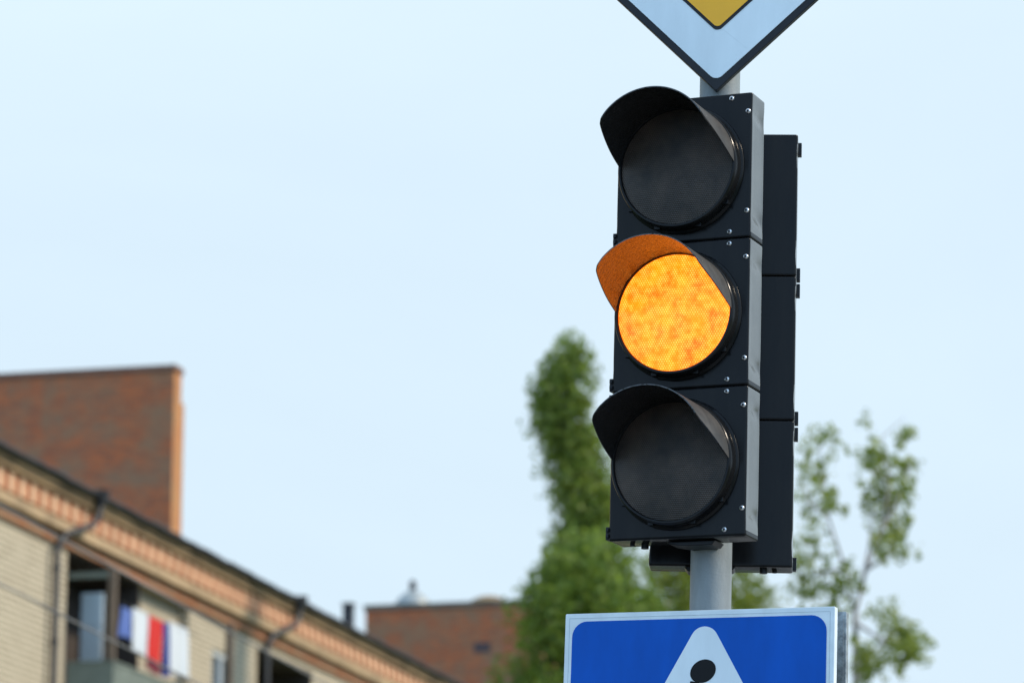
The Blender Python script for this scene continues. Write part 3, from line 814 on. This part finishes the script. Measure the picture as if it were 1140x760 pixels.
def tree(name, label, group, base, prof, n, lm, bk, lsize=0.17, per=12, cut=0.0, spread=0.28, trunk_r=0.25, seed=1, zvis=0, nscale=0.9, top=None):
    """prof: (z, centre x offset, radius); trunk and limbs reach into the crown, leaf clumps fill its volume unevenly"""
    r = random.Random(seed)
    t = thing(name, label, 'tree', base, group=group)
    cm = MB(); tips = []
    zl, zh = prof[0][0], prof[-1][0]
    tries = 0; made = 0
    while made < n and tries < n * 40:
        tries += 1
        z = zl + (zh - zl) * r.random()
        if z < zvis and r.random() < 0.6: continue
        cxo, rad = interp(prof, z)
        if r.random() > (rad / max(p[2] for p in prof)) ** 1.2 + 0.08: continue
        a = r.uniform(0, 2 * math.pi); q = rad * math.sqrt(r.uniform(0.02, 1))
        bump = 0.92 + 0.22 * noise.noise(Vector((math.cos(a) * 1.3, math.sin(a) * 1.3, z * 0.8 + seed)))
        p = Vector((cxo + q * bump * math.cos(a), q * bump * math.sin(a), z))
        if noise.noise(Vector((p.x * nscale, p.y * nscale, p.z * nscale * 0.7)) + Vector((seed * 3.1, 0, 0))) < cut: continue
        if tips and len(tips) > 60 and min((p - q_).length for q_ in tips) > 0.75: continue
        made += 1; tips.append(p)
        for k in range(per):
            v_ = Vector((r.gauss(0, 1), r.gauss(0, 1), r.gauss(0, 1.25)))
            if v_.length > 2.0: v_ *= 2.0 / v_.length
            leaf(cm, p + v_ * spread, lsize, r)
    cm.build('crown', lm, t)
    tr = MB()
    zs = [zh * k / 14 for k in range(15)]
    zt = top or zh * 0.97
    pts = []; rs = []
    for k in range(15):
        z = zt * k / 14
        cxo, _ = interp(prof, z) if z > zl else (prof[0][1] * z / zl, 0)
        pts.append(Vector((cxo + 0.05 * math.sin(k * 1.7), 0.05 * math.cos(k * 2.3), z - 0.13))); rs.append(trunk_r * (1 - 0.93 * k / 14))
    tr.tube(pts, rs, 10)
    for p in r.sample(tips, min(len(tips), 110)):
        zz = max(zl * 0.8, p.z - r.uniform(0.8, 2.2) - (Vector((p.x, p.y)).length) * 0.6)
        cxo, _ = interp(prof, zz)
        b0 = Vector((cxo, 0, zz)); m_ = b0.lerp(p, 0.5) + Vector((0, 0, -0.12))
        tr.tube([b0, m_, p], [0.05, 0.03, 0.009], 5)
    tr.build('trunk', bk, t, smooth=60)
    return t

tree('poplar_tree', 'tall columnar poplar rising left of the traffic light', 'trees behind the pole', (1.72, 100, 0),
     [(3, 0, 0.5), (8, 0.2, 1.4), (16, 0.5, 1.6), (18.7, 0.55, 1.2), (19.8, 0.40, 1.1), (21.0, 0.15, 1.0), (22.3, -0.2, 0.92), (23.3, -0.2, 0.80), (24.0, -0.1, 0.50), (24.45, -0.05, 0.15)],
     1250, leaf_dark, bark, lsize=0.17, per=22, cut=-0.13, spread=0.26, seed=3, zvis=14.5)
tree('broadleaf_tree', 'low dense green tree at the foot of the poplar, left of the blue sign', 'trees behind the pole', (1.75, 88, 0),
     [(2.5, 0, 0.6), (6, 0, 2.2), (12.6, 0, 2.45), (14.7, 0.1, 2.1), (15.9, 0.2, 1.3), (16.6, 0.3, 0.6), (17.0, 0.3, 0.2)],
     1100, leaf_mid, bark, lsize=0.17, per=22, cut=-0.12, spread=0.30, seed=11, zvis=12.0)
tree('broadleaf_tree', 'yellowish green tree showing between the blue sign and the traffic light', 'trees behind the pole', (5.2, 96, 0),
     [(3, 0, 0.6), (8, 0, 2.4), (14.5, 0, 2.9), (16.4, 0, 2.5), (17.3, -0.3, 1.4), (18.0, -0.6, 0.5)],
     900, leaf_pale, bark, lsize=0.17, per=13, cut=-0.10, spread=0.26, seed=23, zvis=14.5)

# sparse forked tree on the right
def sparse_tree():
    r = random.Random(5)
    bx, by = 5.75, 60.0
    t = thing('sparse_tree', 'sparse young tree with forked branches right of the blue sign', 'tree', (bx, by, 0), group='trees behind the pole')
    K = 0.01542
    def P(px, py, dy=0.0):
        return Vector(((px - 570) * K - bx + dy * (px - 570) / 4000, dy, 1.6 + (1300 - py) * 0.01492))
    tr = MB()
    fork = P(945, 690)
    tr.tube([(0, 0, -0.13), (0.03, 0, 4), (0, 0, 8), fork], [0.15, 0.11, 0.075, 0.05], 10)
    br_ = [([(945, 690), (935, 640), (918, 580), (908, 520), (912, 480)], 0.3), ([(945, 690), (958, 640), (978, 590), (985, 540), (978, 490), (1003, 468)], -0.2),
           ([(978, 590), (1000, 550), (1010, 515)], -0.5), ([(918, 580), (898, 560), (890, 530)], 0.6), ([(935, 640), (905, 640), (892, 655)], 0.5),
           ([(945, 700), (970, 720), (995, 735)], -0.4), ([(958, 640), (985, 625), (990, 612)], -0.5), ([(985, 540), (968, 525), (960, 505)], 0.2),
           ([(940, 720), (955, 745), (985, 705), (1000, 712)], 0.4), ([(950, 670), (962, 610), (966, 560)], 0.5)]
    ends = []
    for pts, dy in br_:
        q = [P(x, y, dy * i / (len(pts) - 1)) for i, (x, y) in enumerate(pts)]
        tr.tube(q, [0.034 * (1 - 0.8 * i / (len(q) - 1)) for i in range(len(q))], 6); ends += q[1:]
    tr.build('trunk', barkp, t, smooth=60)
    cl = [(905, 510, 24, 30), (918, 565, 20, 26), (903, 620, 22, 26), (975, 520, 27, 46), (985, 575, 24, 40), (1003, 476, 9, 9), (1008, 522, 14, 14),
          (972, 548, 22, 34), (988, 622, 20, 26), (985, 722, 30, 60), (1003, 738, 22, 40), (962, 748, 24, 44), (930, 655, 22, 24), (893, 650, 26, 40),
          (893, 555, 16, 14), (975, 495, 14, 12), (915, 480, 12, 8), (985, 600, 16, 20), (962, 470, 10, 4), (1000, 560, 14, 12), (920, 690, 22, 26), (975, 690, 18, 12), (995, 710, 18, 22)]
    cm = MB()
    for px, py, rad, n in cl:
        dy = r.uniform(-0.7, 0.7); c = P(px, py, dy)
        for k in range(int(n * 0.75)):
            g_ = Vector((r.gauss(0, 1), r.gauss(0, 1), r.gauss(0, 1))) * rad * K * 0.50
            b_ = c + g_
            for q in range(7):
                leaf(cm, b_ + Vector((r.gauss(0, .06), r.gauss(0, .06), r.gauss(0, .07))), 0.11, r)
    # a fuller, lower crown that carries on below
    for k in range(160):
        z = r.uniform(5.0, 9.3); a = r.uniform(0, 6.28); q = 1.5 * math.sqrt(r.random())
        for m_ in range(7):
            leaf(cm, Vector((q * math.cos(a) + 0.3 + r.gauss(0, .1), q * math.sin(a) + r.gauss(0, .1), z + r.gauss(0, .1))), 0.085, r)
    cm.build('crown', leaf_birch, t)
sparse_tree()
